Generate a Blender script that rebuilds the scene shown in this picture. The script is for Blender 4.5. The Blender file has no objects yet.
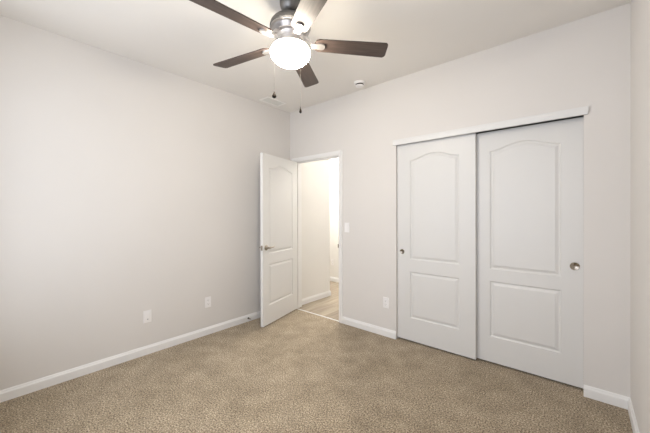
import bpy, bmesh, math, random
from mathutils import Vector, Matrix, Euler
random.seed(4)
PI = math.pi
C = bpy.context.scene.collection
SC = bpy.context.scene

# ------------------------------------------------------------------ camera, sky, light, exposure
CEIL = 2.74          # ceiling height
RX = 3.365           # room width (left wall at x = 0, right wall at x = RX)
RY = -3.06           # rear wall, behind the camera (closet wall at y = 0)

cam_d = bpy.data.cameras.new('camera')
cam = bpy.data.objects.new('camera', cam_d); C.objects.link(cam)
yaw, pitch, roll = 0.711895758, -0.003152751, -0.002495915
_F = Vector((-math.sin(yaw)*math.cos(pitch), math.cos(yaw)*math.cos(pitch), math.sin(pitch)))
_R = Vector((math.cos(yaw), math.sin(yaw), 0)); _U = _R.cross(_F)
_R2 = _R*math.cos(roll) + _U*math.sin(roll); _U2 = -_R*math.sin(roll) + _U*math.cos(roll)
m = Matrix((_R2, _U2, -_F)).transposed().to_4x4()
m.translation = (3.11983, -2.86591, 1.33477)
cam.matrix_world = m
cam_d.sensor_fit = 'HORIZONTAL'; cam_d.sensor_width = 36.0
cam_d.lens = 298.46455/650*36.0
cam_d.shift_y = -3.0/650
cam_d.clip_start = 0.02
SC.camera = cam

SC.view_settings.view_transform = 'Standard'
SC.view_settings.look = 'None'
SC.view_settings.gamma = 1.0
SC.view_settings.use_curve_mapping = False
SC.view_settings.exposure = 0.06

world = bpy.data.worlds.new('sky'); SC.world = world
world.use_nodes = True
bg = world.node_tree.nodes['Background']
bg.inputs[0].default_value = (0.86, 0.93, 1.0, 1); bg.inputs[1].default_value = 1.2

def area(name, loc, rot, sx, sy, power, col, spread=PI):
    d = bpy.data.lights.new(name, 'AREA'); d.shape = 'RECTANGLE'; d.size = sx; d.size_y = sy
    d.energy = power; d.color = col; d.spread = spread
    o = bpy.data.objects.new(name, d); C.objects.link(o); o.location = loc; o.rotation_euler = rot
    return o
# two windows in the rear wall (behind the camera): x0, x1, z0, z1, daylight power, daylight colour
WINS = [(0.35, 1.55, 0.60, 2.45, 16.5, (0.93, 0.99, 1.10)), (1.65, 2.85, 0.60, 2.45, 25.0, (0.92, 0.97, 1.10))]
for k, w in enumerate(WINS):
    area('daylight', ((w[0]+w[1])/2, RY-0.20, (w[2]+w[3])/2), (PI/2, 0, 0), w[1]-w[0]-0.05, w[3]-w[2]-0.05, w[4], w[5])
GLOBE = 76.0                        # fan lamp emission
HALL = (440, 60, 68)                     # hall ceiling lamp, then two added fill lamps

# ------------------------------------------------------------------ materials
def mat(name, col, rough=0.5, metal=0.0, spec=0.5):
    mt = bpy.data.materials.new(name); mt.use_nodes = True
    b = mt.node_tree.nodes['Principled BSDF']
    b.inputs['Base Color'].default_value = (*col, 1); b.inputs['Roughness'].default_value = rough
    b.inputs['Metallic'].default_value = metal
    b.inputs['Specular IOR Level'].default_value = spec
    return mt
def nd(mt, typ, **kw):
    n = mt.node_tree.nodes.new(typ)
    for k, v in kw.items(): setattr(n, k, v)
    return n
def lk(mt, a, b): mt.node_tree.links.new(a, b)
def bsdf(mt): return mt.node_tree.nodes['Principled BSDF']
def ramp(mt, stops):
    r = nd(mt, 'ShaderNodeValToRGB'); e = r.color_ramp.elements
    while len(e) < len(stops): e.new(0.5)
    for i, (p, c) in enumerate(stops): e[i].position = p; e[i].color = (*c, 1)
    return r
def painted(name, col, rough, bump=0.04, scale=220, var=0.012, spec=0.4):
    """paint with a faint roller texture and slight tone variation"""
    mt = mat(name, col, rough, 0, spec)
    tc = nd(mt, 'ShaderNodeTexCoord'); n = nd(mt, 'ShaderNodeTexNoise')
    n.inputs['Scale'].default_value = scale; n.inputs['Detail'].default_value = 3
    lk(mt, tc.outputs['Object'], n.inputs['Vector'])
    b = nd(mt, 'ShaderNodeBump'); b.inputs['Strength'].default_value = bump; b.inputs['Distance'].default_value = 0.002
    lk(mt, n.outputs['Fac'], b.inputs['Height']); lk(mt, b.outputs['Normal'], bsdf(mt).inputs['Normal'])
    n2 = nd(mt, 'ShaderNodeTexNoise'); n2.inputs['Scale'].default_value = 1.7
    lk(mt, tc.outputs['Object'], n2.inputs['Vector'])
    r = ramp(mt, [(0.3, tuple(c*(1-var) for c in col)), (0.7, tuple(min(1, c*(1+var)) for c in col))])
    lk(mt, n2.outputs['Fac'], r.inputs['Fac']); lk(mt, r.outputs['Color'], bsdf(mt).inputs['Base Color'])
    return mt

M_wall = painted('wall_paint', (0.720, 0.690, 0.660), 0.75)
M_ceil = painted('ceiling_paint', (0.82, 0.792, 0.752), 0.85, 0.06, 160)
M_hall = painted('hall_paint', (0.80, 0.78, 0.745), 0.8)
M_trim = painted('trim_paint', (0.84, 0.83, 0.815), 0.38, 0.01, 90, 0.004, 0.5)
M_door = painted('door_paint', (0.705, 0.695, 0.677), 0.42, 0.02, 130, 0.004, 0.5)
M_fascia = painted('fascia_paint', (0.745, 0.738, 0.725), 0.45, 0.01, 90, 0.004, 0.5)
M_entry = painted('entry_door_paint', (0.76, 0.752, 0.74), 0.42, 0.02, 130, 0.004, 0.5)
M_plastic = painted('white_plastic', (0.87, 0.85, 0.84), 0.35, 0.0, 90, 0.004, 0.5)
M_slot = painted('slot_dark', (0.05, 0.045, 0.04), 0.6, 0.0, 90, 0.01)
M_grey = painted('grey_plastic', (0.42, 0.42, 0.44), 0.5, 0.0, 90, 0.01)
M_dark = painted('closet_dark', (0.30, 0.28, 0.26), 0.9, 0.0, 90, 0.01)  # dark tone stands in for the shade inside the closet
M_louver = painted('vent_louver_paint', (0.74, 0.73, 0.69), 0.5, 0.01, 90, 0.004)
M_vent = painted('vent_paint', (0.90, 0.88, 0.85), 0.5, 0.01, 90, 0.004)
M_rubber = painted('white_rubber', (0.75, 0.72, 0.68), 0.6, 0.0, 90, 0.01)

def brushed(name, col, rough):
    mt = mat(name, col, rough, 1.0)
    tc = nd(mt, 'ShaderNodeTexCoord'); n = nd(mt, 'ShaderNodeTexNoise')
    mp = nd(mt, 'ShaderNodeMapping'); mp.inputs['Scale'].default_value = (40, 40, 900)
    lk(mt, tc.outputs['Object'], mp.inputs['Vector']); lk(mt, mp.outputs['Vector'], n.inputs['Vector'])
    n.inputs['Scale'].default_value = 1.0
    r = nd(mt, 'ShaderNodeMapRange'); r.inputs['To Min'].default_value = rough-0.06; r.inputs['To Max'].default_value = rough+0.08
    lk(mt, n.outputs['Fac'], r.inputs['Value']); lk(mt, r.outputs['Result'], bsdf(mt).inputs['Roughness'])
    return mt
M_nickel = brushed('satin_nickel', (0.34, 0.30, 0.25), 0.28)
M_pull = brushed('aged_nickel', (0.36, 0.32, 0.27), 0.22)
M_pewter = brushed('brushed_pewter', (0.19, 0.185, 0.18), 0.40)
M_iron = brushed('brushed_blade_iron', (0.80, 0.78, 0.77), 0.40)
M_lit_ring = brushed('globe_lit_metal', (0.46, 0.44, 0.43), 0.36)  # lower housing metal, lightened to carry the globe's light
M_chain = mat('chain_metal', (0.09, 0.085, 0.08), 0.7, 0, 0.2)
M_bronze = mat('dark_wood_fob', (0.012, 0.008, 0.006), 0.7, 0, 0.08)

def blade_wood():
    mt = mat('walnut_blade', (0.07, 0.04, 0.03), 0.45, 0, 0.5)
    tc = nd(mt, 'ShaderNodeTexCoord'); mp = nd(mt, 'ShaderNodeMapping'); mp.inputs['Scale'].default_value = (3, 45, 45)
    n = nd(mt, 'ShaderNodeTexNoise'); n.inputs['Scale'].default_value = 1.6; n.inputs['Detail'].default_value = 6
    lk(mt, tc.outputs['Object'], mp.inputs['Vector']); lk(mt, mp.outputs['Vector'], n.inputs['Vector'])
    r = ramp(mt, [(0.3, (0.046, 0.031, 0.025)), (0.7, (0.086, 0.060, 0.050))])
    lk(mt, n.outputs['Fac'], r.inputs['Fac']); lk(mt, r.outputs['Color'], bsdf(mt).inputs['Base Color'])
    return mt
M_blade = blade_wood()

def carpet():
    mt = mat('beige_carpet', (0.35, 0.28, 0.2), 1.0, 0, 0.1)
    tc = nd(mt, 'ShaderNodeTexCoord')
    def noise(s, d, w=0.5):
        n = nd(mt, 'ShaderNodeTexNoise'); n.inputs['Scale'].default_value = s; n.inputs['Detail'].default_value = d
        n.inputs['Roughness'].default_value = w
        lk(mt, tc.outputs['Object'], n.inputs['Vector']); return n
    fine = noise(108, 5, 0.72); mid = noise(6, 3, 0.6); big = noise(1.9, 2)
    v = nd(mt, 'ShaderNodeTexVoronoi'); v.inputs['Scale'].default_value = 130
    lk(mt, tc.outputs['Object'], v.inputs['Vector'])
    r = ramp(mt, [(0.385, (0.100, 0.070, 0.042)), (0.5, (0.332, 0.262, 0.178)), (0.615, (0.680, 0.578, 0.432))])
    lk(mt, fine.outputs['Fac'], r.inputs['Fac'])
    r2 = ramp(mt, [(0.3, (0.82, 0.81, 0.79)), (0.7, (1.15, 1.15, 1.15))])
    lk(mt, mid.outputs['Fac'], r2.inputs['Fac'])
    r3 = ramp(mt, [(0.3, (0.93, 0.92, 0.90)), (0.7, (1.06, 1.06, 1.07))])
    lk(mt, big.outputs['Fac'], r3.inputs['Fac'])
    m1 = nd(mt, 'ShaderNodeMix', data_type='RGBA', blend_type='MULTIPLY'); m1.inputs[0].default_value = 1
    lk(mt, r.outputs['Color'], m1.inputs[6]); lk(mt, r2.outputs['Color'], m1.inputs[7])
    m2 = nd(mt, 'ShaderNodeMix', data_type='RGBA', blend_type='MULTIPLY'); m2.inputs[0].default_value = 1
    lk(mt, m1.outputs[2], m2.inputs[6]); lk(mt, r3.outputs['Color'], m2.inputs[7])
    lk(mt, m2.outputs[2], bsdf(mt).inputs['Base Color'])
    ad = nd(mt, 'ShaderNodeMath', operation='MULTIPLY_ADD'); ad.inputs[1].default_value = 0.5
    lk(mt, v.outputs['Distance'], ad.inputs[0]); lk(mt, fine.outputs['Fac'], ad.inputs[2])
    b = nd(mt, 'ShaderNodeBump'); b.inputs['Strength'].default_value = 0.75; b.inputs['Distance'].default_value = 0.008
    lk(mt, ad.outputs[0], b.inputs['Height']); lk(mt, b.outputs['Normal'], bsdf(mt).inputs['Normal'])
    bsdf(mt).inputs['Sheen Weight'].default_value = 0.15
    return mt
M_carpet = carpet()

def planks():
    mt = mat('vinyl_plank', (0.5, 0.42, 0.3), 0.45, 0, 0.4)
    tc = nd(mt, 'ShaderNodeTexCoord'); mp = nd(mt, 'ShaderNodeMapping'); mp.inputs['Rotation'].default_value = (0, 0, PI/2)
    lk(mt, tc.outputs['Object'], mp.inputs['Vector'])
    br = nd(mt, 'ShaderNodeTexBrick'); br.offset = 0.37
    br.inputs['Scale'].default_value = 1.0; br.inputs['Brick Width'].default_value = 1.2; br.inputs['Row Height'].default_value = 0.15
    br.inputs['Mortar Size'].default_value = 0.0012; br.inputs['Mortar Smooth'].default_value = 0.3
    br.inputs['Color1'].default_value = (0.40, 0.335, 0.255, 1); br.inputs['Color2'].default_value = (0.29, 0.235, 0.175, 1)
    br.inputs['Mortar'].default_value = (0.22, 0.17, 0.12, 1)
    lk(mt, mp.outputs['Vector'], br.inputs['Vector'])
    m2 = nd(mt, 'ShaderNodeMapping'); m2.inputs['Scale'].default_value = (22, 1.6, 1)
    lk(mt, tc.outputs['Object'], m2.inputs['Vector'])
    n = nd(mt, 'ShaderNodeTexNoise'); n.inputs['Scale'].default_value = 1.5; n.inputs['Detail'].default_value = 6
    lk(mt, m2.outputs['Vector'], n.inputs['Vector'])
    r = ramp(mt, [(0.25, (0.66, 0.64, 0.62)), (0.75, (1.25, 1.25, 1.25))]); lk(mt, n.outputs['Fac'], r.inputs['Fac'])
    mx = nd(mt, 'ShaderNodeMix', data_type='RGBA', blend_type='MULTIPLY'); mx.inputs[0].default_value = 1
    lk(mt, br.outputs['Color'], mx.inputs[6]); lk(mt, r.outputs['Color'], mx.inputs[7])
    lk(mt, mx.outputs[2], bsdf(mt).inputs['Base Color'])
    return mt
M_plank = planks()

def emitter(name, col, strength):
    mt = mat(name, (0.9, 0.88, 0.85), 0.3)
    b = bsdf(mt); b.inputs['Emission Color'].default_value = (*col, 1); b.inputs['Emission Strength'].default_value = strength
    return mt
M_globe = emitter('lit_frosted_glass', (1.0, 0.915, 0.77), GLOBE)
def pane_glass():
    mt = bpy.data.materials.new('window_glass'); mt.use_nodes = True; nt = mt.node_tree; nt.nodes.clear()
    o = nd(mt, 'ShaderNodeOutputMaterial'); t = nd(mt, 'ShaderNodeBsdfTransparent'); g = nd(mt, 'ShaderNodeBsdfGlossy')
    g.inputs['Roughness'].default_value = 0.02
    x = nd(mt, 'ShaderNodeMixShader'); x.inputs[0].default_value = 0.06
    lk(mt, t.outputs[0], x.inputs[1]); lk(mt, g.outputs[0], x.inputs[2]); lk(mt, x.outputs[0], o.inputs[0])
    return mt
M_glass = pane_glass()

# ------------------------------------------------------------------ mesh helpers
def add_box(bm, x0, x1, y0, y1, z0, z1, bev=0.0, seg=2):
    t = bmesh.new()
    bmesh.ops.create_cube(t, size=1)
    bmesh.ops.scale(t, vec=(x1-x0, y1-y0, z1-z0), verts=t.verts)
    bmesh.ops.translate(t, vec=((x0+x1)/2, (y0+y1)/2, (z0+z1)/2), verts=t.verts)
    if bev > 0: bmesh.ops.bevel(t, geom=t.edges[:], offset=bev, segments=seg, profile=0.5, affect='EDGES')
    merge(bm, t)
def merge(bm, t, mtx=None):
    me = bpy.data.meshes.new('tmp')
    if mtx is not None: bmesh.ops.transform(t, matrix=mtx, verts=t.verts)
    t.to_mesh(me); t.free(); bm.from_mesh(me); bpy.data.meshes.remove(me)
def add_lathe(bm, prof, n=40, mtx=None):
    """prof: (radius, z) pairs from one end to the other; open ends with r = 0 close themselves"""
    t = bmesh.new(); rings = []
    for r, z in prof:
        if r < 1e-6: rings.append([t.verts.new((0, 0, z))])
        else: rings.append([t.verts.new((r*math.cos(2*PI*k/n), r*math.sin(2*PI*k/n), z)) for k in range(n)])
    for a, b in zip(rings, rings[1:]):
        for k in range(n):
            k2 = (k+1) % n
            if len(a) == 1 and len(b) == 1: continue
            if len(a) == 1: t.faces.new((a[0], b[k], b[k2]))
            elif len(b) == 1: t.faces.new((a[k], b[0], a[k2]))
            else: t.faces.new((a[k], b[k], b[k2], a[k2]))
    bmesh.ops.recalc_face_normals(t, faces=t.faces[:])
    merge(bm, t, mtx)
def add_tube(bm, pts, rad, n=10):
    """rad: number or list"""
    pts = [Vector(p) for p in pts]; R = rad if isinstance(rad, (list, tuple)) else [rad]*len(pts)
    t = bmesh.new(); rings = []; up = Vector((0, 0, 1))
    for i, p in enumerate(pts):
        d = (pts[min(i+1, len(pts)-1)] - pts[max(i-1, 0)]).normalized()
        a = d.cross(up)
        if a.length < 1e-3: a = d.cross(Vector((1, 0, 0)))
        a.normalize(); b = d.cross(a).normalized()
        rings.append([t.verts.new(p + (a*math.cos(2*PI*k/n) + b*math.sin(2*PI*k/n))*R[i]) for k in range(n)])
    for a, b in zip(rings, rings[1:]):
        for k in range(n): t.faces.new((a[k], b[k], b[(k+1) % n], a[(k+1) % n]))
    t.faces.new(rings[0]); t.faces.new(rings[-1])
    bmesh.ops.recalc_face_normals(t, faces=t.faces[:]); merge(bm, t)
def add_prism(bm, outline, a, b, axis):
    """outline in the two other axes (in x,y,z order), extruded from a to b along axis"""
    t = bmesh.new()
    def P(u, v, w): return {'x': (w, u, v), 'y': (u, w, v), 'z': (u, v, w)}[axis]
    A = [t.verts.new(P(u, v, a)) for u, v in outline]; B = [t.verts.new(P(u, v, b)) for u, v in outline]
    n = len(outline)
    for k in range(n): t.faces.new((A[k], A[(k+1) % n], B[(k+1) % n], B[k]))
    t.faces.new(A); t.faces.new(B)
    bmesh.ops.recalc_face_normals(t, faces=t.faces[:]); merge(bm, t)
def add_rounded_plate(bm, pts_fn, a, b, axis): add_prism(bm, pts_fn, a, b, axis)
def rrect(x0, x1, y0, y1, r, n=5):
    out = []
    for cx, cy, s in ((x1-r, y1-r, 0), (x0+r, y1-r, 1), (x0+r, y0+r, 2), (x1-r, y0+r, 3)):
        for k in range(n+1):
            a = (s + k/n)*PI/2; out.append((cx + r*math.cos(a), cy + r*math.sin(a)))
    return out
def obj(name, bm, material, parent=None, smooth=False):
    me = bpy.data.meshes.new(name); bm.to_mesh(me); bm.free()
    me.materials.append(material)
    o = bpy.data.objects.new(name, me); C.objects.link(o)
    if parent is not None: o.parent = parent
    if smooth:
        for p in me.polygons: p.use_smooth = True
        try: me.set_sharp_from_angle(angle=math.radians(38))
        except Exception: pass
    return o
def tag(o, label, cat, group=None, kind=None):
    if label: o['label'] = label
    if cat: o['category'] = cat
    if group: o['group'] = group
    if kind: o['kind'] = kind
    return o
def struct(o, label=None, cat=None): return tag(o, label, cat, None, 'structure')
def thing(name, label, cat, loc=(0, 0, 0), rot=(0, 0, 0), group=None):
    o = bpy.data.objects.new(name, None); C.objects.link(o); o.empty_display_size = 0.05
    o.location = loc; o.rotation_euler = rot
    return tag(o, label, cat, group)
def copy_tree(o, parent=None):
    c = o.copy(); C.objects.link(c); c.parent = parent
    for ch in [x for x in o.children]: copy_tree(ch, c)
    return c
B = bmesh.new

# ------------------------------------------------------------------ the room shell
WT = 0.12
OX0, OX1, OZ = 0.083, 0.890, 2.048       # rough opening of the entry door
CX0, CX1, CZ = 1.635, 3.126, 2.075       # closet opening
HY0, HY1 = 0.815, 1.62                    # hall beyond the doorway

b = B(); add_box(b, -0.12, RX+0.12, RY-0.14, 0.012, -0.1, 0.0)
add_box(b, CX0-0.03, CX1+0.03, 0.012, 0.75, -0.1, 0.0)
struct(obj('floor', b, M_carpet), 'beige speckled carpet covering the bedroom floor', 'floor')
b = B(); add_box(b, -2.2, CX0-0.031, 0.0121, HY1+0.1, -0.1, -0.002); add_box(b, CX0-0.031, 2.6, 0.87, HY1+0.1, -0.1, -0.002)
struct(obj('floor_hall', b, M_plank), 'light wood plank floor beyond the open doorway', 'floor')
b = B(); add_box(b, -0.12, RX+0.12, RY-0.14, WT, CEIL, CEIL+0.1)
struct(obj('ceiling', b, M_ceil), 'plain beige bedroom ceiling', 'ceiling')
b = B(); add_box(b, -2.2, 2.6, WT+0.001, HY1+0.1, 2.74, 2.84)
struct(obj('ceiling_hall', b, M_ceil), 'ceiling of the hall beyond the doorway', 'ceiling')
b = B(); add_box(b, -0.12, 0, RY-0.14, 0, 0, CEIL)
struct(obj('wall_left', b, M_wall), 'long blank beige wall on the left', 'wall')
b = B(); add_box(b, RX, RX+0.12, RY-0.14, WT, 0, CEIL)
struct(obj('wall_right', b, M_wall), 'beige wall at the right edge beside the closet wall', 'wall')
b = B()
add_box(b, -0.12, OX0, 0, WT, 0, CEIL); add_box(b, OX1, CX0, 0, WT, 0, CEIL); add_box(b, CX1, RX, 0, WT, 0, CEIL)
add_box(b, OX0, OX1, 0, WT, OZ, CEIL); add_box(b, CX0, CX1, 0, WT, CZ, CEIL)
struct(obj('wall_back', b, M_wall), 'beige wall with the open doorway and the sliding closet', 'wall')
b = B()
xs = [-0.12, WINS[0][0], WINS[0][1], WINS[1][0], WINS[1][1], RX]
for k in (0, 2, 4): add_box(b, xs[k], xs[k+1], RY-0.14, RY, 0, CEIL)
for w in WINS:
    add_box(b, w[0], w[1], RY-0.14, RY, 0, w[2]); add_box(b, w[0], w[1], RY-0.14, RY, w[3], CEIL)
struct(obj('wall_rear', b, M_wall), 'beige wall with two windows behind the camera', 'wall')
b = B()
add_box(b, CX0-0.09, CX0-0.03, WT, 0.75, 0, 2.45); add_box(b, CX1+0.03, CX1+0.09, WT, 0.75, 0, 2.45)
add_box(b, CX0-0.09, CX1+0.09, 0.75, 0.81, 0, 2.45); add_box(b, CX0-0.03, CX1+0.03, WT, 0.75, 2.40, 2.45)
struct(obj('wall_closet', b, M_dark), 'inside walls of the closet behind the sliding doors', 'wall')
# hall walls
b = B(); add_box(b, -2.2, 0.042, WT+0.001, HY0, 0, 2.74)
struct(obj('wall_hall_left', b, M_hall), 'cream hall wall seen through the doorway, ending in a corner', 'wall')
b = B(); add_box(b, -2.2, 2.6, HY1, HY1+0.1, 0, 2.74)
struct(obj('wall_hall_far', b, M_hall), 'bright far wall of the hall beyond the doorway', 'wall')
b = B(); add_box(b, 1.20, CX0-0.0901, WT+0.001, HY0, 0, 2.74)
struct(obj('wall_hall_right', b, M_hall), 'hall wall behind the closet side', 'wall')
b = B(); add_box(b, -2.3, -2.2, HY0, HY1, 0, 2.74); add_box(b, 2.6, 2.7, HY0-0.05, HY1, 0, 2.74); add_box(b, CX0-0.09, 2.6, 0.811, HY0, 0, 2.74)
struct(obj('wall_hall_end', b, M_hall), 'end walls of the hall', 'wall')

# baseboards: profile (distance from wall, height)
BH = 0.081
PROF = [(0, 0), (0.014, 0), (0.014, 0.055), (0.0125, 0.062), (0.0085, 0.067), (0.0075, 0.073), (0.004, BH), (0, BH)]
def baseboard(name, p0, p1, nrm, label, m0=0, m1=0, prof=PROF):
    """runs p0 -> p1 on a wall whose inward normal is nrm; m0/m1 = +1 outside mitre, -1 inside mitre"""
    p0 = Vector(p0); p1 = Vector(p1); d = (p1-p0).normalized(); n = Vector(nrm)
    t = bmesh.new(); A = []; Bv = []
    for u, z in prof:
        A.append(t.verts.new((*(p0 + n*u - d*u*m0), z))); Bv.append(t.verts.new((*(p1 + n*u + d*u*m1), z)))
    k = len(prof)
    for i in range(k): t.faces.new((A[i], A[(i+1) % k], Bv[(i+1) % k], Bv[i]))
    t.faces.new(A); t.faces.new(Bv); bmesh.ops.recalc_face_normals(t, faces=t.faces[:])
    return struct(obj(name, t, M_trim), label, 'baseboard')
baseboard('baseboard_left', (0, RY), (0, 0), (1, 0), 'white baseboard along the left wall', -1, -1)
baseboard('baseboard_back', (0.925, 0), (CX0, 0), (0, -1), 'short white baseboard between the doorway and the closet', 0, 0)
baseboard('baseboard_back.001', (CX1, 0), (RX, 0), (0, -1), 'white baseboard stub between the closet and right wall', 0, -1)
baseboard('baseboard_right', (RX, 0), (RX, RY), (-1, 0), 'white baseboard along the right wall', -1, -1)
baseboard('baseboard_rear', (RX, RY), (0, RY), (0, 1), 'white baseboard under the rear window', -1, -1)
baseboard('baseboard_hall', (0.042, WT+0.002), (0.042, HY0), (1, 0), 'white baseboard on the cream hall wall', 0, 1)
baseboard('baseboard_hall_corner', (0.042, HY0), (-2.2, HY0), (0, 1), 'white baseboard round the hall corner', 1, 0)
baseboard('baseboard_hall_far', (2.6, HY1), (-2.2, HY1), (0, -1), 'white baseboard on the far hall wall', 0, 0)

# door casing and jamb
JX0, JX1, JZ = 0.103, 0.868, 2.030
def casing(y, s):
    """moulded casing round the doorway on plane y, projecting by s"""
    t = B()
    prof = [(0.0, 0), (0.0, 0.006), (0.006, 0.0105), (0.014, 0.011), (0.020, 0.0145), (0.046, 0.017), (0.052, 0.016), (0.056, 0)]
    i = 0.004
    def ring(x, z, dx, dz): return [t.verts.new((x + dx*u, y + s*v, z + dz*u)) for u, v in prof]
    R = [ring(JX0-i, 0, -1, 0), ring(JX0-i, JZ+i, -1, 1), ring(JX1+i, JZ+i, 1, 1), ring(JX1+i, 0, 1, 0)]
    for a, c in zip(R, R[1:]):
        for k in range(len(prof)-1): t.faces.new((a[k], a[k+1], c[k+1], c[k]))
        t.faces.new((a[0], c[0], c[-1], a[-1]))
    t.faces.new(R[0]); t.faces.new(R[-1])
    bmesh.ops.recalc_face_normals(t, faces=t.faces[:]); return t
struct(obj('trim_1', casing(0, -1), M_trim), 'white moulded casing round the open doorway', 'door casing')
struct(obj('trim_2', casing(WT, 1), M_trim), 'white casing on the hall side of the doorway', 'door casing')
b = B()
add_box(b, OX0, JX0, 0.001, WT-0.001, 0, JZ); add_box(b, JX1, OX1, 0.001, WT-0.001, 0, JZ); add_box(b, OX0, OX1, 0.001, WT-0.001, JZ, OZ)
add_box(b, JX0, JX0+0.011, 0.040, 0.075, 0, JZ-0.011); add_box(b, JX1-0.011, JX1, 0.040, 0.075, 0, JZ-0.011); add_box(b, JX0, JX1, 0.040, 0.075, JZ-0.011, JZ)
jamb = struct(obj('trim_3', b, M_trim), 'white door jamb with stop lining the doorway', 'door jamb')
b = B()
add_box(b, JX1-0.0015, JX1+0.001, -0.002, 0.034, 0.899, 0.957, 0.0005, 1)
add_box(b, JX1-0.001, JX1+0.008, -0.022, -0.001, 0.905, 0.951, 0.002)
obj('strike_plate', b, M_nickel, jamb)['label'] = 'satin nickel strike plate'
b = B(); add_prism(b, [(0.004, 0.0), (0.005, 0.004), (0.010, 0.006), (0.018, 0.005), (0.021, 0.0)], JX0, JX1, 'x')
struct(obj('trim_4', b, M_trim), 'pale transition strip between the carpet and the hall planks', 'threshold strip')

# closet fascia and its track
b = B()
FP = [(0, 2.037), (-0.016, 2.037), (-0.0175, 2.040), (-0.0175, 2.074), (-0.0185, 2.080), (-0.0200, 2.086), (-0.0200, 2.093), (0, 2.093)]
add_prism(b, FP, 1.607, 3.147, 'x')
add_prism(b, [(3.147, 2.037), (3.149, 2.037), (3.155, 2.093), (3.147, 2.093)], -0.0178, 0, 'y')
struct(obj('trim_5', b, M_fascia), 'white head trim board above the sliding closet doors', 'closet trim')
b = B(); add_box(b, CX0, CX1, 0.022, 0.116, 2.068, CZ)
add_box(b, CX0, CX1, 0.022, 0.025, 2.050, 2.068); add_box(b, CX0, CX1, 0.066, 0.069, 2.056, 2.068)
struct(obj('trim_6', b, M_pewter), 'metal sliding track hidden behind the closet head trim', 'closet track')

# rear windows (behind the camera)
for k, wn in enumerate(WINS):
    x0, x1, z0, z1 = wn[:4]
    b = B()
    for a in ((x0, x0+0.05, z0, z1), (x1-0.05, x1, z0, z1), (x0, x1, z0, z0+0.05), (x0, x1, z1-0.05, z1), (x0, x1, (z0+z1)/2-0.025, (z0+z1)/2+0.025)):
        add_box(b, a[0], a[1], RY-0.11, RY-0.06, a[2], a[3], 0.003, 1)
    w = struct(obj('window_%d' % (k+1), b, M_trim), 'white framed sash window in the rear wall, nearer the %s wall' % ('left', 'right')[k], 'window')
    b = B(); add_box(b, x0+0.05, x1-0.05, RY-0.092, RY-0.088, z0+0.05, z1-0.05); obj('window_pane', b, M_glass, w)
    b = B(); add_box(b, x0-0.04, x1+0.04, RY-0.06, RY+0.035, z0-0.025, z0, 0.004); obj('window_sill', b, M_trim, w)

# ------------------------------------------------------------------ panelled doors
def panel_outline(x0, x1, z0, z1, rise, d, n=28):
    """panel outline inset by d; z1 = shoulder height, rise = height of the arch over it"""
    pts = [(x0+d, z0+d), (x1-d, z0+d)]
    if rise <= 0: return pts + [(x1-d, z1-d), (x0+d, z1-d)]
    W = x1-x0
    for k in range(n+1):
        x = (x1-d) + ((x0+d)-(x1-d))*k/n
        u = (x-x0)/W
        q = min(1.0, 2.15*min(u, 1-u)); f = max(0.0, q*q*(3-2*q))
        pts.append((x, z1 + rise*f - d))
    return pts
STEP = [(0.0, 0.0), (0.0035, 0.0055), (0.010, 0.0090), (0.016, 0.0090), (0.022, 0.0070), (0.036, 0.0015)]
def panel_door(w, h, t, panels, both):
    bm = B()
    def face(y, s):
        out = [bm.verts.new((x, y, z)) for x, z in ((0, 0), (w, 0), (w, h), (0, h))]
        edges = [bm.edges.new((out[k], out[(k+1) % 4])) for k in range(4)]
        for p in panels:
            loops = []
            for d, dep in STEP:
                loops.append([bm.verts.new((x, y + s*dep, z)) for x, z in panel_outline(*p, d)])
            n = len(loops[0])
            edges += [bm.edges.new((loops[0][k], loops[0][(k+1) % n])) for k in range(n)]
            for a, c in zip(loops, loops[1:]):
                for k in range(n): bm.faces.new((a[k], a[(k+1) % n], c[(k+1) % n], c[k]))
            bm.faces.new(loops[-1])
        bmesh.ops.triangle_fill(bm, edges=edges, use_beauty=True, use_dissolve=False)
        return out
    A = face(0, 1)
    if both: D = face(t, -1)
    else:
        D = [bm.verts.new((x, t, z)) for x, z in ((0, 0), (w, 0), (w, h), (0, h))]; bm.faces.new(D)
    for k in range(4): bm.faces.new((A[k], A[(k+1) % 4], D[(k+1) % 4], D[k]))
    bmesh.ops.recalc_face_normals(bm, faces=bm.faces[:])
    return bm

def finger_pull(parent, x, z, r):
    t = B()
    add_lathe(t, [(0, -0.0004), (r*0.25, -0.0006), (r*0.5, -0.0014), (r*0.7, -0.0030), (r*0.80, -0.0048), (r*0.90, -0.0052), (r, -0.003), (r, 0.0005), (0, 0.0005)], 32,
              Matrix.Translation((x, 0, z)) @ Matrix.Rotation(-PI/2, 4, 'X'))
    o = obj('finger_pull', t, M_pull, parent, True); o['label'] = 'round satin nickel finger pull'
    return o

DB, DH = 0.016, 2.026
# front (left) closet door
cl = panel_door(0.762, DH, 0.035, [(0.141, 0.624, 0.233, 0.710, 0), (0.141, 0.624, 0.834, 1.852, 0.055)], False)
d2 = obj('door_2', cl, M_door); d2.location = (1.634, 0.030, DB)
struct(d2, 'left sliding closet door, overlapping in front of the other', 'closet door')
finger_pull(d2, 1.689-1.634, 0.925-DB, 0.025)
# rear (right) closet door
cr = panel_door(0.762, DH, 0.035, [(0.138, 0.630, 0.223, 0.713, 0), (0.138, 0.630, 0.818, 1.855, 0.055)], False)
d3 = obj('door_3', cr, M_door); d3.location = (3.1255-0.762, 0.075, DB)
struct(d3, 'right sliding closet door, tucked behind its neighbour', 'closet door')
finger_pull(d3, 3.076-(3.1255-0.762), 0.924-DB, 0.030)

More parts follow.
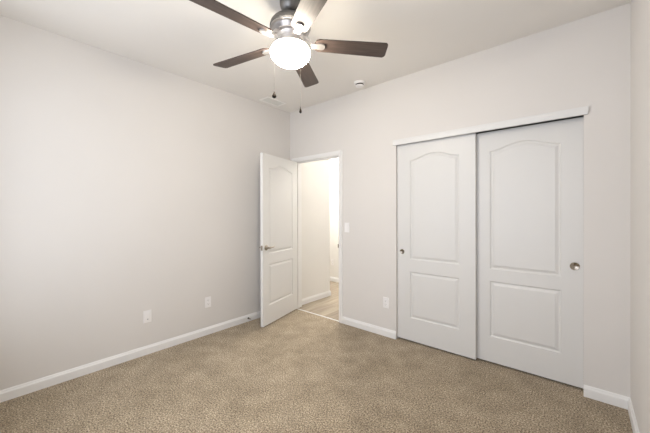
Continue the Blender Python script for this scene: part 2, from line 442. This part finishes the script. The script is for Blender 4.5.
# entry door, hinged at the left jamb and swung into the room
TH = math.radians(14.8)
EW, EH = 0.757, 2.013
ed = panel_door(EW, EH, 0.035, [(0.118, 0.641, 0.223, 0.708, 0), (0.118, 0.641, 0.836, 1.850, 0.052)], True)
d1 = obj('door_1', ed, M_entry); d1.location = (JX0+0.002, -0.008, 0.014); d1.rotation_euler = (0, 0, -(PI/2-TH))
struct(d1, 'white arched two-panel entry door standing open against the left wall', 'door')
HZ = 0.925-0.014; HX = EW-0.060
for side, y, s in (('hall', 0.035, 1), ('room', 0.0, -1)):
    mt4 = Matrix.Translation((HX, y, HZ)) @ Matrix.Rotation(-s*PI/2, 4, 'X')
    t = B(); add_lathe(t, [(0, 0.0), (0.031, 0.0), (0.032, 0.004), (0.029, 0.008), (0.018, 0.012), (0.012, 0.020), (0.011, 0.044), (0, 0.046)], 32, mt4)
    rose = obj('door_handle', t, M_nickel, d1, True); rose['label'] = 'satin nickel lever handle'
    t = B()
    yy = y + s*0.047
    add_tube(t, [(HX+0.012, yy, HZ), (HX, yy+s*0.002, HZ), (HX-0.025, yy+s*0.001, HZ+0.001), (HX-0.06, yy-s*0.002, HZ+0.001), (HX-0.095, yy-s*0.006, HZ+0.004), (HX-0.115, yy-s*0.011, HZ+0.009)],
             [0.008, 0.011, 0.0095, 0.0085, 0.0085, 0.006], 14)
    obj('lever', t, M_nickel, rose, True)
t = B(); add_box(t, EW-0.0015, EW+0.0012, 0.005, 0.030, HZ-0.028, HZ+0.028, 0.0005, 1)
lp = obj('latch_plate', t, M_nickel, d1); lp['label'] = 'satin nickel latch plate on the door edge'
t = B(); add_prism(t, [(EW, 0.010), (EW+0.010, 0.012), (EW+0.010, 0.018), (EW, 0.025)], HZ-0.007, HZ+0.007, 'z'); obj('latch_bolt', t, M_nickel, lp)
for hz in (0.20, 1.0, 1.80):
    t = B(); add_tube(t, [(-0.003, -0.006, hz-0.045), (-0.003, -0.006, hz+0.045)], 0.006, 12)
    add_tube(t, [(-0.003, -0.006, hz+0.045), (-0.003, -0.006, hz+0.050)], [0.0075, 0.003], 12)
    add_box(t, -0.003, -0.0005, -0.004, 0.030, hz-0.044, hz+0.044)
    obj('hinge', t, M_nickel, d1)['label'] = 'satin nickel butt hinge'

# ------------------------------------------------------------------ ceiling fan
FX, FY = 1.656, -1.516
fan = thing('ceiling_fan', 'dark five-blade ceiling fan with a lit white bowl lamp', 'ceiling fan', (FX, FY, CEIL))
def Z(z): return z - CEIL
t = B(); add_lathe(t, [(0, 0), (0.068, 0), (0.069, Z(2.722)), (0.067, Z(2.700)), (0.060, Z(2.680)), (0.048, Z(2.664)), (0.036, Z(2.657)), (0.031, Z(2.662)), (0, Z(2.664))], 48)
obj('canopy', t, M_pewter, fan, True)
t = B(); add_lathe(t, [(0, Z(2.680)), (0.016, Z(2.68)), (0.026, Z(2.664)), (0.027, Z(2.654)), (0.022, Z(2.645)), (0.018, Z(2.640)), (0.020, Z(2.620)), (0, Z(2.620))], 32)
obj('downrod', t, M_slot, fan, True)['label'] = 'short dark hanger rod'
t = B(); add_lathe(t, [(0, Z(2.627)), (0.045, Z(2.627)), (0.060, Z(2.625)), (0.090, Z(2.616)), (0.114, Z(2.601)), (0.128, Z(2.584)), (0.134, Z(2.566)), (0.134, Z(2.554)), (0.130, Z(2.551)), (0, Z(2.551))], 64)
obj('motor_housing', t, M_pewter, fan, True)
t = B(); add_lathe(t, [(0, Z(2.551)), (0.131, Z(2.551)), (0.130, Z(2.545)), (0.124, Z(2.541)), (0.123, Z(2.535)), (0.125, Z(2.531)), (0.120, Z(2.521)), (0.112, Z(2.514)), (0.110, Z(2.509)), (0.102, Z(2.505)), (0, Z(2.505))], 64)
obj('motor_ring', t, M_lit_ring, fan, True)['label'] = 'ridged metal ring under the motor, lightened for the globe light'
t = B(); add_lathe(t, [(0, Z(2.506)), (0.085, Z(2.506)), (0.088, Z(2.500)), (0.082, Z(2.492)), (0.072, Z(2.488)), (0.072, Z(2.472)), (0.080, Z(2.464)), (0.104, Z(2.450)), (0.117, Z(2.434)), (0.121, Z(2.426)), (0.121, Z(2.420)), (0.116, Z(2.4165)), (0, Z(2.4165))], 64)
obj('light_fitter', t, M_iron, fan, True)
# frosted bowl
t = B()
prof = [(0.098, Z(2.419)), (0.112, Z(2.416)), (0.124, Z(2.408)), (0.130, Z(2.399))]
for k in range(0, 17):
    a = k/16*PI/2; prof.append((0.1315*math.cos(a)**0.9 if k < 16 else 0, Z(2.391) - 0.083*math.sin(a)))
add_lathe(t, [(0, Z(2.419))] + prof, 64)
obj('glass_shade', t, M_globe, fan, True)
# blades
def blade_bm():
    pts = []
    r0, r1 = 0.160, 0.665; w0, w1 = 0.054, 0.066
    pts += [(r0+0.012, -w0+0.010), (r0+0.03, -w0)]
    for k in range(7):
        a = -PI/2 + k/6*PI/2; pts.append((r1-0.030 + 0.022*math.cos(a) + 0.0, -w1+0.026 + 0.026*math.sin(a)))
    for k in range(7):
        a = k/6*PI/2; pts.append((r1-0.022 + 0.022*math.cos(a), w1-0.026 + 0.026*math.sin(a)))
    pts += [(r0+0.03, w0), (r0+0.012, w0-0.010), (r0, w0-0.035), (r0, -w0+0.035)]
    t = B(); add_prism(t, pts, 0.0, 0.006, 'z'); return t
def iron_bm():
    """arm from the flywheel, dropping to a rounded medallion under the blade"""
    t = B()
    # raised medallion under the blade
    pts = []
    for k in range(13):
        a = -PI/2 + k/12*PI; pts.append((0.205 + 0.026*math.cos(a), 0.026*math.sin(a)))
    pts += [(0.185, 0.024), (0.165, 0.019), (0.140, 0.017), (0.140, -0.017), (0.165, -0.019), (0.185, -0.024)]
    add_prism(t, pts, -0.010, 0.0, 'z')
    return t
def arm_bm():
    t = B()
    prof = [(0.070, 0.046), (0.100, 0.044), (0.120, 0.032), (0.135, 0.008), (0.150, -0.009), (0.150, -0.001), (0.140, 0.016), (0.126, 0.042), (0.102, 0.052), (0.070, 0.053)]
    add_prism(t, prof, -0.014, 0.014, 'y'); return t
PITCH = math.radians(-12)
BZ = Z(2.452)
me_src = None
for k in range(5):
    a = 0.85 - k*2*PI/5 - (0.055 if k == 1 else 0)
    if k == 0:
        bl = obj('fan_blade', blade_bm(), M_blade, fan)
        ir = obj('blade_bracket', iron_bm(), M_iron, bl); ir['label'] = 'pewter bracket holding the blade'
        ar = obj('bracket_arm', arm_bm(), M_iron, fan)
        src = (bl, ir, ar)
    else:
        bl = src[0].copy(); C.objects.link(bl); bl.parent = fan
        ir = src[1].copy(); C.objects.link(ir); ir.parent = bl
        ar = src[2].copy(); C.objects.link(ar); ar.parent = fan
    bl.location = (0, 0, BZ); bl.rotation_euler = Euler((PITCH, 0, a), 'XYZ')
    ar.location = (0, 0, BZ); ar.rotation_euler = (0, 0, a)
# pull chains
def pull_chain(px, py, ztop, zf, kind):
    t = B(); z = ztop
    add_tube(t, [(px, py, ztop), (px, py, zf+0.02)], 0.0004, 6)
    while z > zf+0.02:
        add_lathe(t, [(0, 0.0009), (0.0008, 0.0004), (0.0009, 0), (0.0008, -0.0004), (0, -0.0009)], 6, Matrix.Translation((px, py, z))); z -= 0.0045
    d = Vector((px, py, 0)).normalized()
    add_tube(t, [(d.x*0.10, d.y*0.10, ztop+0.002), (px, py, ztop)], 0.0025, 8)
    ch = obj('pull_chain', t, M_chain, fan)
    t = B()
    s = 1.15 if kind == 0 else 0.72
    add_lathe(t, [(0, 0.022), (0.003*s, 0.021), (0.004*s, 0.014), (0.0075*s, 0.006), (0.012*s, -0.004), (0.0135*s, -0.011), (0.011*s, -0.018), (0.005*s, -0.022), (0, -0.0225)], 24, Matrix.Translation((px, py, zf)))
    o = obj('chain_fob', t, M_bronze, ch, True); o['label'] = 'dark wooden teardrop fob'
view = Vector((FX-3.1198, FY+2.8659, 0)).normalized(); side = Vector((view.y, -view.x, 0))
p1 = view*0.105 - side*0.112; p2 = view*0.135 + side*0.070
pull_chain(p1.x, p1.y, Z(2.455), Z(2.151), 0)
pull_chain(p2.x, p2.y, Z(2.455), Z(2.062), 1)

# ------------------------------------------------------------------ ceiling fittings
det = thing('smoke_detector', 'round white smoke detector on the ceiling above the closet wall', 'smoke detector', (1.298, -0.1765, CEIL))
t = B(); add_lathe(t, [(0, 0), (0.061, 0), (0.062, -0.006), (0.060, -0.018), (0.056, -0.024), (0, -0.024)], 48); obj('base_ring', t, M_plastic, det, True)
t = B(); add_lathe(t, [(0, -0.0235), (0.043, -0.0235), (0.043, -0.037), (0, -0.037)], 48); o = obj('sensor_slot', t, M_slot, det, True); o['label'] = 'dark sensor slot ring'
t = B(); add_lathe(t, [(0, -0.0365), (0.045, -0.0365), (0.046, -0.040), (0.043, -0.045), (0.036, -0.048), (0, -0.049)], 48); obj('cover', t, M_plastic, det, True)
t = B(); add_lathe(t, [(0, -0.048), (0.010, -0.048), (0.010, -0.0505), (0, -0.051)], 24, Matrix.Translation((0.018, -0.012, 0.0003))); obj('test_button', t, M_plastic, det, True)

vent = thing('ceiling_vent', 'white louvred air vent in the ceiling corner behind the fan', 'ceiling vent', (0.163, -0.436, CEIL))
t = B()
W2, L2 = 0.088, 0.152
for a in ((-W2, -W2+0.024, -L2, L2), (W2-0.024, W2, -L2, L2), (-W2+0.024, W2-0.024, -L2, -L2+0.024), (-W2+0.024, W2-0.024, L2-0.024, L2)):
    add_box(t, a[0], a[1], a[2], a[3], -0.008, 0, 0.002, 1)
obj('vent_frame', t, M_vent, vent)
t = B(); add_box(t, -W2+0.024, W2-0.024, -L2+0.024, L2-0.024, -0.0015, -0.0005); o = obj('vent_backing', t, M_grey, vent)
for k in range(9):
    y = -L2+0.024 + (k+0.5)*(2*L2-0.048)/9
    if k == 0:
        t = B(); add_prism(t, [(-0.010, -0.002), (0.008, -0.009), (0.009, -0.0075), (-0.009, -0.0008)], -W2+0.024, W2-0.024, 'x')
        sl = obj('louver', t, M_louver, vent)
    else:
        sl = sl.copy(); C.objects.link(sl); sl.parent = vent
    sl.location = (0, y, 0)

# ------------------------------------------------------------------ wall plates (local: x right, y out of the wall towards -y, z up)
def plate(root, w=0.070, h=0.115):
    t = B(); add_box(t, -w/2, w/2, -0.0055, 0, -h/2, h/2, 0.0022, 2); return obj('wall_plate', t, M_plastic, root)
def outlet(name, label, loc, rz):
    r = thing(name, label, 'outlet', loc, (0, 0, rz)); plate(r)
    for s in (-1, 1):
        t = B(); add_prism(t, rrect(-0.0165, 0.0165, -0.0135, 0.0135, 0.006), -0.0085, -0.004, 'y')
        bmesh.ops.translate(t, vec=(0, 0, s*0.0195), verts=t.verts)
        f = obj('receptacle', t, M_plastic, r)
        t = B()
        for sx, hh in ((-0.0064, 0.0045), (0.0064, 0.0038)): add_box(t, sx-0.0011, sx+0.0011, -0.0087, -0.0080, s*0.0195+0.003-hh, s*0.0195+0.003+hh)
        add_prism(t, [(0.0024*math.cos(q*PI/6), s*0.0195-0.0075+0.0024*math.sin(q*PI/6)) for q in range(12)], -0.0087, -0.0080, 'y')
        obj('slot', t, M_slot, f)['label'] = 'dark plug slots'
    t = B(); add_lathe(t, [(0, 0.0065), (0.003, 0.006), (0.003, 0.005), (0, 0.005)], 12, Matrix.Rotation(PI/2, 4, 'X')); obj('screw', t, M_plastic, r)
    return r
def jack(name, label, loc, rz):
    r = thing(name, label, 'wall plate', loc, (0, 0, rz)); plate(r)
    t = B(); add_box(t, -0.0165, 0.0165, -0.0075, -0.004, -0.033, 0.033, 0.001, 1); obj('insert', t, M_plastic, r)
    t = B(); add_box(t, -0.006, 0.006, -0.0080, -0.0070, -0.030, -0.021, 0.0004, 1)
    obj('jack', t, M_grey, r)['label'] = 'small grey jack'
    return r
jack('cable_plate', 'white cable wall plate on left wall, nearer the camera', (0, -1.828, 0.356), PI/2)
outlet('wall_outlet', 'white outlet on the left wall, between the cable plate and open door', (0, -1.226, 0.354), PI/2)
outlet('wall_outlet', 'white outlet low on the wall between the doorway and closet', (1.5145, 0, 0.3615), 0)
outlet('wall_outlet', 'white outlet on the far hall wall, seen through the doorway', (-0.56, HY1, 0.370), 0)
sw = thing('light_switch', 'white rocker light switch on the wall right of the doorway', 'light switch', (0.995, 0, 1.157))
plate(sw)
t = B(); add_box(t, -0.0165, 0.0165, -0.0065, -0.004, -0.033, 0.033, 0.0008, 1); obj('switch_frame', t, M_plastic, sw)
t = B(); add_prism(t, [(-0.005, -0.030), (-0.0068, -0.030), (-0.0078, 0.0), (-0.0105, 0.030), (-0.005, 0.030)], -0.0135, 0.0135, 'x'); obj('rocker', t, M_plastic, sw)

# spring door stop on the left baseboard
ds = thing('door_stop', 'small spring door stop on the left baseboard beside the open door', 'door stop', (0.014, -0.712, 0.040))
RYM = Matrix.Rotation(PI/2, 4, 'Y')
t = B(); add_lathe(t, [(0, 0), (0.011, 0), (0.011, 0.003), (0.007, 0.010), (0, 0.010)], 20, RYM); obj('mount', t, M_bronze, ds, True)
t = B(); n = 14*10
add_tube(t, [(0.008 + 0.048*i/n, 0.0055*math.cos(2*PI*i/10), 0.0055*math.sin(2*PI*i/10)) for i in range(n+1)], 0.0014, 6); obj('spring', t, M_nickel, ds)
t = B(); add_lathe(t, [(0, 0.054), (0.0075, 0.054), (0.0085, 0.060), (0.0085, 0.066), (0.006, 0.070), (0, 0.071)], 20, RYM); o = obj('rubber_tip', t, M_rubber, ds, True); o['label'] = 'white rubber tip'

# ------------------------------------------------------------------ hall ceiling lamp and two added fill lamps (out of sight, they light the hall)
def hall_lamp(x, y, power, label):
    r = thing('ceiling_lamp', label, 'ceiling lamp', (x, y, 2.74))
    t = B(); add_lathe(t, [(0, 0), (0.11, 0), (0.11, -0.018), (0, -0.018)], 32); obj('lamp_base', t, M_iron, r, True)
    t = B(); add_lathe(t, [(0, -0.018), (0.10, -0.018), (0.092, -0.045), (0.06, -0.068), (0, -0.078)], 32)
    obj('lamp_shade', t, emitter('lit_hall_glass', (1.0, 0.98, 0.94), power), r, True)
hall_lamp(-0.05, 1.18, HALL[0], 'round flush lamp on the hall ceiling past the corner')
hall_lamp(-1.3, 1.22, HALL[1], 'unseen fill lamp added on the hall ceiling far down the hall')  # added fill for the far hall wall
hall_lamp(0.95, 1.22, HALL[2], 'unseen fill lamp added on the hall ceiling behind the closet')  # added fill for the left hall wall
